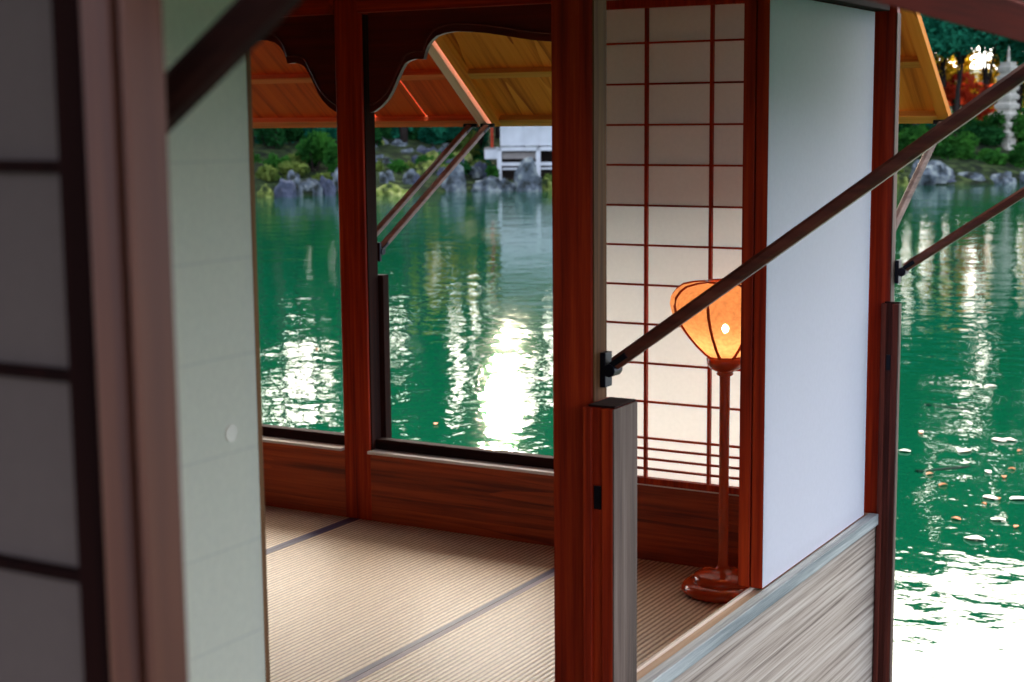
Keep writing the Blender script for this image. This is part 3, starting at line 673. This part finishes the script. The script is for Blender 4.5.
for k in range(20):
    px = rnd.choice([rnd.uniform(570, 880), rnd.uniform(0, 240), rnd.uniform(1060, 1250)])
    shrub(px, 140, 178, 46, 3+rnd.random()*2, 'green', 'green bank shrub hidden behind the cabin walls', 500, .2, 'hidden bank shrubs')

# trees ---------------------------------------------------------------
def tree(px, dd, H, cb, cr, mat, label, n=1500, lsz=.26, tr=.17, group=None, seed=0, lean=0, nc=12, dens=.9):
    """tree with trunk height H, crown from cb to H, crown radius cr"""
    dep = shore_dep(px)+dd; x, y = far(px, dep); g = .3
    t = thing('tree', label, 'tree', (x, y, g), group); r = random.Random(seed*13+int(px))
    tk = MB(); pts = []; lx_ = 0
    for k in range(7):
        q = k/6; pts.append((x+lean*q*q+r.uniform(-.12, .12)*q, y+r.uniform(-.12, .12)*q, g-.2+q*(H*.95)))
    tk.path(pts, [tr*(1-.75*k/6) for k in range(7)], n=8)
    lv = MB()
    for k in range(nc):
        q = (k+.5)/nc; zc = cb+(H-cb)*q; env = cr*(.45+.75*math.sin(PI*min(1, .25+q*.75)))
        a = r.uniform(0, 2*PI); rr = env*r.uniform(.3, .75); bx, by = x+lean*q+rr*math.cos(a), y+rr*math.sin(a)
        kk = min(5, max(1, int(zc/(H*.95)*6)-1)); tk.path([pts[kk], ((pts[kk][0]+bx)/2, (pts[kk][1]+by)/2, zc-.3), (bx, by, zc)], [tr*.3, tr*.2, .02], n=5)
        s_ = cr*r.uniform(.34, .55)
        lv.leaves((bx, by, zc), (s_, s_, s_*.55), n//nc, lsz, r, dens)
    tk.build('trunk', 'trunk', root=t, smooth=True); lv.build('crown', mat, root=t)
    return t
T = []
# tall backlit grove: bare trunks with sky between, crowns high up
px = -330; k = 0
while px < 1400:
    gap = 470 < px < 522
    T.append((px, 7+rnd.random()*7, rnd.uniform(9.0, 10.5) if gap else rnd.uniform(15.0, 18.5), 6.5 if gap else rnd.uniform(8.2, 10.0), rnd.uniform(1.0, 1.3) if gap else rnd.uniform(2.3, 3.1), k, 2400))
    if gap:
        q = T[-1]; T[-1] = (q[0], q[1], rnd.uniform(7.6, 8.4), 5.5, q[4], q[5], 1300)
    if 235 < px < 352 or 378 < px < 470 or 522 <= px < 560: q = T[-1]; T[-1] = (q[0], q[1], rnd.uniform(12.0, 14.0), q[3]+.3, q[4]*.75, q[5], 850)
    if px > 850: q = T[-1]; T[-1] = (q[0], q[1], rnd.uniform(17, 19.5), rnd.uniform(5.8, 7.0), q[4], q[5], q[6])
    px += rnd.uniform(15, 25); k += 1
T += [(462, 12, 15.2, 12.0, 1.9, 60, 2600), (478, 10, 15.6, 12.2, 1.8, 61, 2600), (497, 13, 15.2, 12.6, 1.3, 62, 1500)]  # high crowns added in the gap to block sun from the cabin floor
for (px, dd, H, cb, cr, k, n_) in T:
    tree(px, dd, H, cb, cr, 'canopy', 'tall slender tree of the backlit grove across the pond', n_, .34, rnd.uniform(.14, .30), 'tall backlit grove', k, rnd.uniform(-.5, .5), 14)
px = -300; k = 100
while px < 1380:
    if 425 < px < 560: H, cb, cr, n_ = rnd.uniform(5.0, 7.0), 2.0, 1.5, 900
    elif 870 < px < 1080: H, cb, cr, n_ = rnd.uniform(2.4, 3.4), 1.0, 1.3, 500
    elif 235 < px < 350: H, cb, cr, n_ = rnd.uniform(7.0, 9.0), 3.0, 2.0, 1300
    else: H, cb, cr, n_ = rnd.uniform(12.0, 15.0), 3.0, 2.8, 2600
    tree(px, 17+rnd.random()*6, H, cb, cr, 'canopy', 'bushy dark tree at the back of the grove across the pond', n_, .36, .2, 'back row of the grove', k, .2, 12)
    px += rnd.uniform(20, 30); k += 1
# low spreading pines in front, right of the corner post
for px, ytop, ybot, wr, dd, lab in ((915, 18, 50, 1.9, 5, 'low spreading pine directly beyond the golden shutter edge'),
                              (955, 14, 46, 2.2, 6.5, 'blue-green spreading pine above the red foliage'),
                              (1000, 16, 48, 2.3, 10, 'blue-green spreading pine above the stone pagoda'),
                              (1045, 12, 60, 2.4, 7, 'spreading pine at the right frame edge')):
    dep = shore_dep(px)+dd
    tree(px, dd, zrow(px, ytop, dep), zrow(px, ybot, dep), wr, 'pine', lab, 3200, .13, .16, 'spreading pines on the far bank', 3, .4, 16)
# autumn understory
for px, ytop, ybot, wr, dd, mt, lab in ((935, 48, 96, 1.2, 9, 'yellow', 'yellow autumn tree between trunks beyond the golden shutter'),
                                  (958, 52, 92, 1.0, 10, 'yellow', 'golden autumn tree behind the dark trunk at right'),
                                  (952, 76, 104, 1.2, 8.5, 'red_leaf', 'red maple glowing low between the trunks at right'),
                                  (985, 56, 110, 1.2, 10, 'yellow', 'yellow autumn tree left of the stone pagoda'),
                                  (1012, 54, 110, 1.1, 10.5, 'lime', 'lime green tree behind the stone pagoda'),
                                  (972, 84, 120, .9, 8, 'red_leaf', 'salmon red maple beside the stone pagoda'),
                                  (1035, 70, 130, 1.2, 9, 'yellow', 'yellow tree beyond the right frame edge'),
                                  (905, 60, 120, 1.3, 9, 'lime', 'lime tree hidden behind the golden shutter'),
                                  (420, 60, 112, 1.5, 11, 'yellow', 'yellow autumn tree above the rock bank'),
                                  (470, 62, 110, 1.4, 12, 'yellow', 'yellow autumn tree left of the far building'),
                                  (300, 60, 118, 1.8, 10, 'canopy', 'dark leafy tree above the broad green shrub'),
                                  (265, 70, 128, 1.7, 9, 'pine', 'dark pine above the far left rocks'),
                                  (345, 60, 120, 1.8, 10, 'canopy', 'dark leafy tree behind the end wall post'),
                                  (390, 80, 130, 1.5, 10, 'canopy', 'dark leafy tree above the pale upright boulder')):
    dep = shore_dep(px)+dd
    tree(px, dd, zrow(px, ytop, dep), zrow(px, ybot, dep), wr, mt, lab, 1300 if mt not in ('yellow', 'red_leaf') else 650, .15, .09, 'understory trees on the far bank', 5, .2, 12)

# stilted building across the pond --------------------------------------
bdep = 62.2
bx, by = far(560, bdep); t = thing('waterside_building', 'pale stilted building across the pond, seen through the right window', 'building', (bx, by, WL))
u = Vector((math.cos(YAW), math.sin(YAW), 0)); v = Vector((-math.sin(YAW), math.cos(YAW), 0)); O = Vector((bx, by, 0))
def bbox(mb, u0, u1, v0, v1, z0, z1):
    i = len(mb.v); mb.v += [tuple(O+u*a+v*b_+Vector((0, 0, z))) for z in (z0, z1) for b_ in (v0, v1) for a in (u0, u1)]
    mb.f += [tuple(i+k for k in q) for q in ((0, 2, 3, 1), (4, 5, 7, 6), (0, 1, 5, 4), (2, 6, 7, 3), (0, 4, 6, 2), (1, 3, 7, 5))]; return mb
def U(px): return (px-560)*bdep/F_PX
def Z(y): return zrow(520, y, bdep)
ZT = Z(88)
bbox(MB(), U(500), U(640), .2, 4.5, Z(146), ZT).build('wall', 'white_wood', root=t)
bbox(MB(), U(496), U(645), 0, .2, Z(151), Z(147)).build('floor_beam', 'white_wood', root=t)
bbox(MB(), U(500), U(645), .05, .15, Z(166), Z(162.5)).build('cross_beam', 'white_wood', root=t)
bbox(MB(), U(502), U(537), .2, .25, Z(159), Z(152.5)).build('under_panel', 'grey_panel', root=t)
bbox(MB(), U(500), U(640), 1.5, 1.6, Z(180), Z(152)).build('back_skirt', 'trunk', root=t)
bbox(MB(), U(502), U(640), .1, .14, Z(170), Z(168)).build('lower_beam', 'white_wood', root=t)
for p_ in (499, 538, 577, 616): bbox(MB(), U(p_)-.09, U(p_)+.09, 0, .18, WL-.4, Z(147)).build('stilt', 'white_wood', root=t)
bbox(MB(), U(484), U(498), .2, 1.8, Z(159), Z(148)).build('side_deck', 'white_wood', root=t)
bbox(MB(), U(490.5), U(493), .3, .4, Z(148), ZT).build('deck_post', 'red_z', root=t)
bbox(MB(), U(484), U(498), .2, .25, Z(149.5), Z(147.5)).build('deck_rail', 'grey_panel', root=t)
for k in range(8): bbox(MB(), U(505+17*k), U(505+17*k)+.05, .16, .2, Z(146), ZT).build('wall_batten', 'white_wood', root=t)
rf = MB(); i0 = [O+u*a+v*b_+Vector((0, 0, z)) for a, b_, z in ((U(478), -.9, ZT), (U(660), -.9, ZT), (U(660), 5.5, ZT), (U(478), 5.5, ZT), (U(500), 2.3, ZT+1.5), (U(640), 2.3, ZT+1.5))]
rf.v = [tuple(p) for p in i0]; rf.f = [(0, 1, 5, 4), (1, 2, 5), (2, 3, 4, 5), (3, 0, 4), (0, 3, 2, 1)]
rf.build('roof', 'roof', root=t)

# stone pagoda -----------------------------------------------------------
pd = 68.5; px_, py_ = far(1006.5, pd); zb = zrow(1006, 151, pd); k_ = pd/F_PX
t = thing('stone_pagoda', 'pale tiered stone pagoda on the far bank at right', 'stone pagoda', (px_, py_, zb-.15))
def sq(mb, r, z0, z1, r1=None):
    mb.ring((px_, py_, z0), (px_, py_, z1), r*1.414, (r1 if r1 is not None else r)*1.414, n=4, rot=PI/4+.35); return mb
sq(MB(), .46, zb-.15, zb+.14).build('plinth', 'stone', root=t)
sq(MB(), .30, zb+.14, zb+.62).build('chamber', 'stone', root=t)
fv = Vector((math.sin(YAW), -math.cos(YAW), 0)); c0 = Vector((px_, py_, zb+.40))+fv*.30
MB().ring(c0-fv*.02, c0+fv*.06, .10, n=4, rot=PI/4).build('niche', 'trunk', root=t)
z = zb+.62
for k in range(8):
    s_ = 1-.03*k; m_ = MB(); sq(m_, .40*s_, z, z+.17, .43*s_); sq(m_, .43*s_, z+.17, z+.25, .32*s_); m_.build('tier_roof', 'stone', root=t)
    sq(MB(), .31*s_, z+.25, z+.40).build('tier_body', 'stone', root=t); z += .40
MB().path([(px_, py_, z), (px_, py_, z+.25), (px_, py_, z+.7)], [.09, .07, .02], n=10).build('spire', 'stone', root=t)

# fish and floating leaves ------------------------------------------------
def wpt(px, y):
    d = fw*F_PX + rt*(px-512) + up*(341-y); s_ = (WL-CAM.z)/d.z; return CAM+d*s_
def fish(a, b_, label):
    A, B = wpt(*a), wpt(*b_); d = B-A; L = d.length; mid = (A+B)/2; ang = math.atan2(d.y, d.x)
    mb = MB(); prof = [(0, .0), (.06, .035), (.2, .06), (.4, .07), (.62, .05), (.82, .022), (.9, .016)]
    i = 0
    for j in range(len(prof)):
        q, wd = prof[j]
        for k in range(10):
            tt = 2*PI*k/10; mb.v.append(((q-.5)*L, (wd*math.cos(tt)+.012*math.sin(q*6))*L, max(-.02, wd*.28*L*math.sin(tt))))
    for j in range(len(prof)-1):
        for k in range(10): mb.f.append((j*10+k, j*10+(k+1) % 10, (j+1)*10+(k+1) % 10, (j+1)*10+k))
    o = mb.build('carp', 'fish', smooth=True); o.location = mid; o.rotation_euler.z = ang; tag(o, label, 'fish', 'carp just under the surface')
    tl = MB(); tl.v = [(.39*L, 0, .012), (.5*L, .05*L, .012), (.46*L, 0, .012), (.5*L, -.05*L, .012), (.39*L, 0, -.01), (.5*L, .05*L, -.01), (.46*L, 0, -.01), (.5*L, -.05*L, -.01)]
    tl.f = [(0, 1, 2), (0, 2, 3), (4, 6, 5), (4, 7, 6), (0, 4, 5, 1), (1, 5, 6, 2), (2, 6, 7, 3), (3, 7, 4, 0)]
    tl.build('tail_fin', 'fish', parent=o)
fish((974, 410), (926, 405), 'upper dark carp lying near the water surface at right')
fish((972, 466), (917, 472), 'lower dark carp near the water surface, right of the corner post')
def leaf_mesh(seed, s_):
    r = random.Random(seed); mb = MB(); n = 9; top = []
    for k in range(n):
        t_ = 2*PI*k/n; top.append((s_*math.cos(t_)*(1+r.uniform(-.2, .2)), s_*.55*math.sin(t_)*(1+r.uniform(-.3, .3)), .004+abs(math.sin(t_))*.012))
    mb.v = top+[(x, y, z-.004) for x, y, z in top]
    mb.f = [tuple(range(n)), tuple(range(n, 2*n))[::-1]]+[(k, (k+1) % n, n+(k+1) % n, n+k) for k in range(n)]
    return mb
FL = [(921, 433, 0), (988, 473, 0), (1009, 441, 0), (998, 441, 0), (990, 499, 0), (999, 500, 1), (984, 505, 1), (930, 475, 1), (990, 387, 0), (978, 386, 0), (921, 434, 1),
      (998, 521, 0), (956, 520, 1), (1012, 470, 1), (1018, 500, 0), (943, 486, 1), (1004, 478, 1), (965, 452, 0), (1016, 528, 1), (975, 540, 0), (905, 452, 0), (1020, 452, 1), (505, 414, 1), (523, 364, 0), (317, 350, 1), (436, 425, 1), (540, 380, 0)]
for k, (px, y, c) in enumerate(FL):
    p = wpt(px, y); mb = leaf_mesh(k, rnd.uniform(.035, .07) if c == 0 else rnd.uniform(.02, .035)); o = mb.build('fallen_leaf', 'leaf_pale' if c == 0 else 'leaf_rust')
    o.location = p+Vector((0, 0, .004)); o.rotation_euler.z = rnd.uniform(0, 6)
    tag(o, ('pale' if c == 0 else 'small rust-coloured')+(' fallen leaf floating on the pond seen through a window' if px < 560 else ' fallen leaf floating on the green water at right'), 'leaf',
        ('pale' if c == 0 else 'rust')+(' leaves on the water beyond the windows' if px < 560 else ' leaves on the water at right'))
# distinct pole lying in the water in front of the rocks
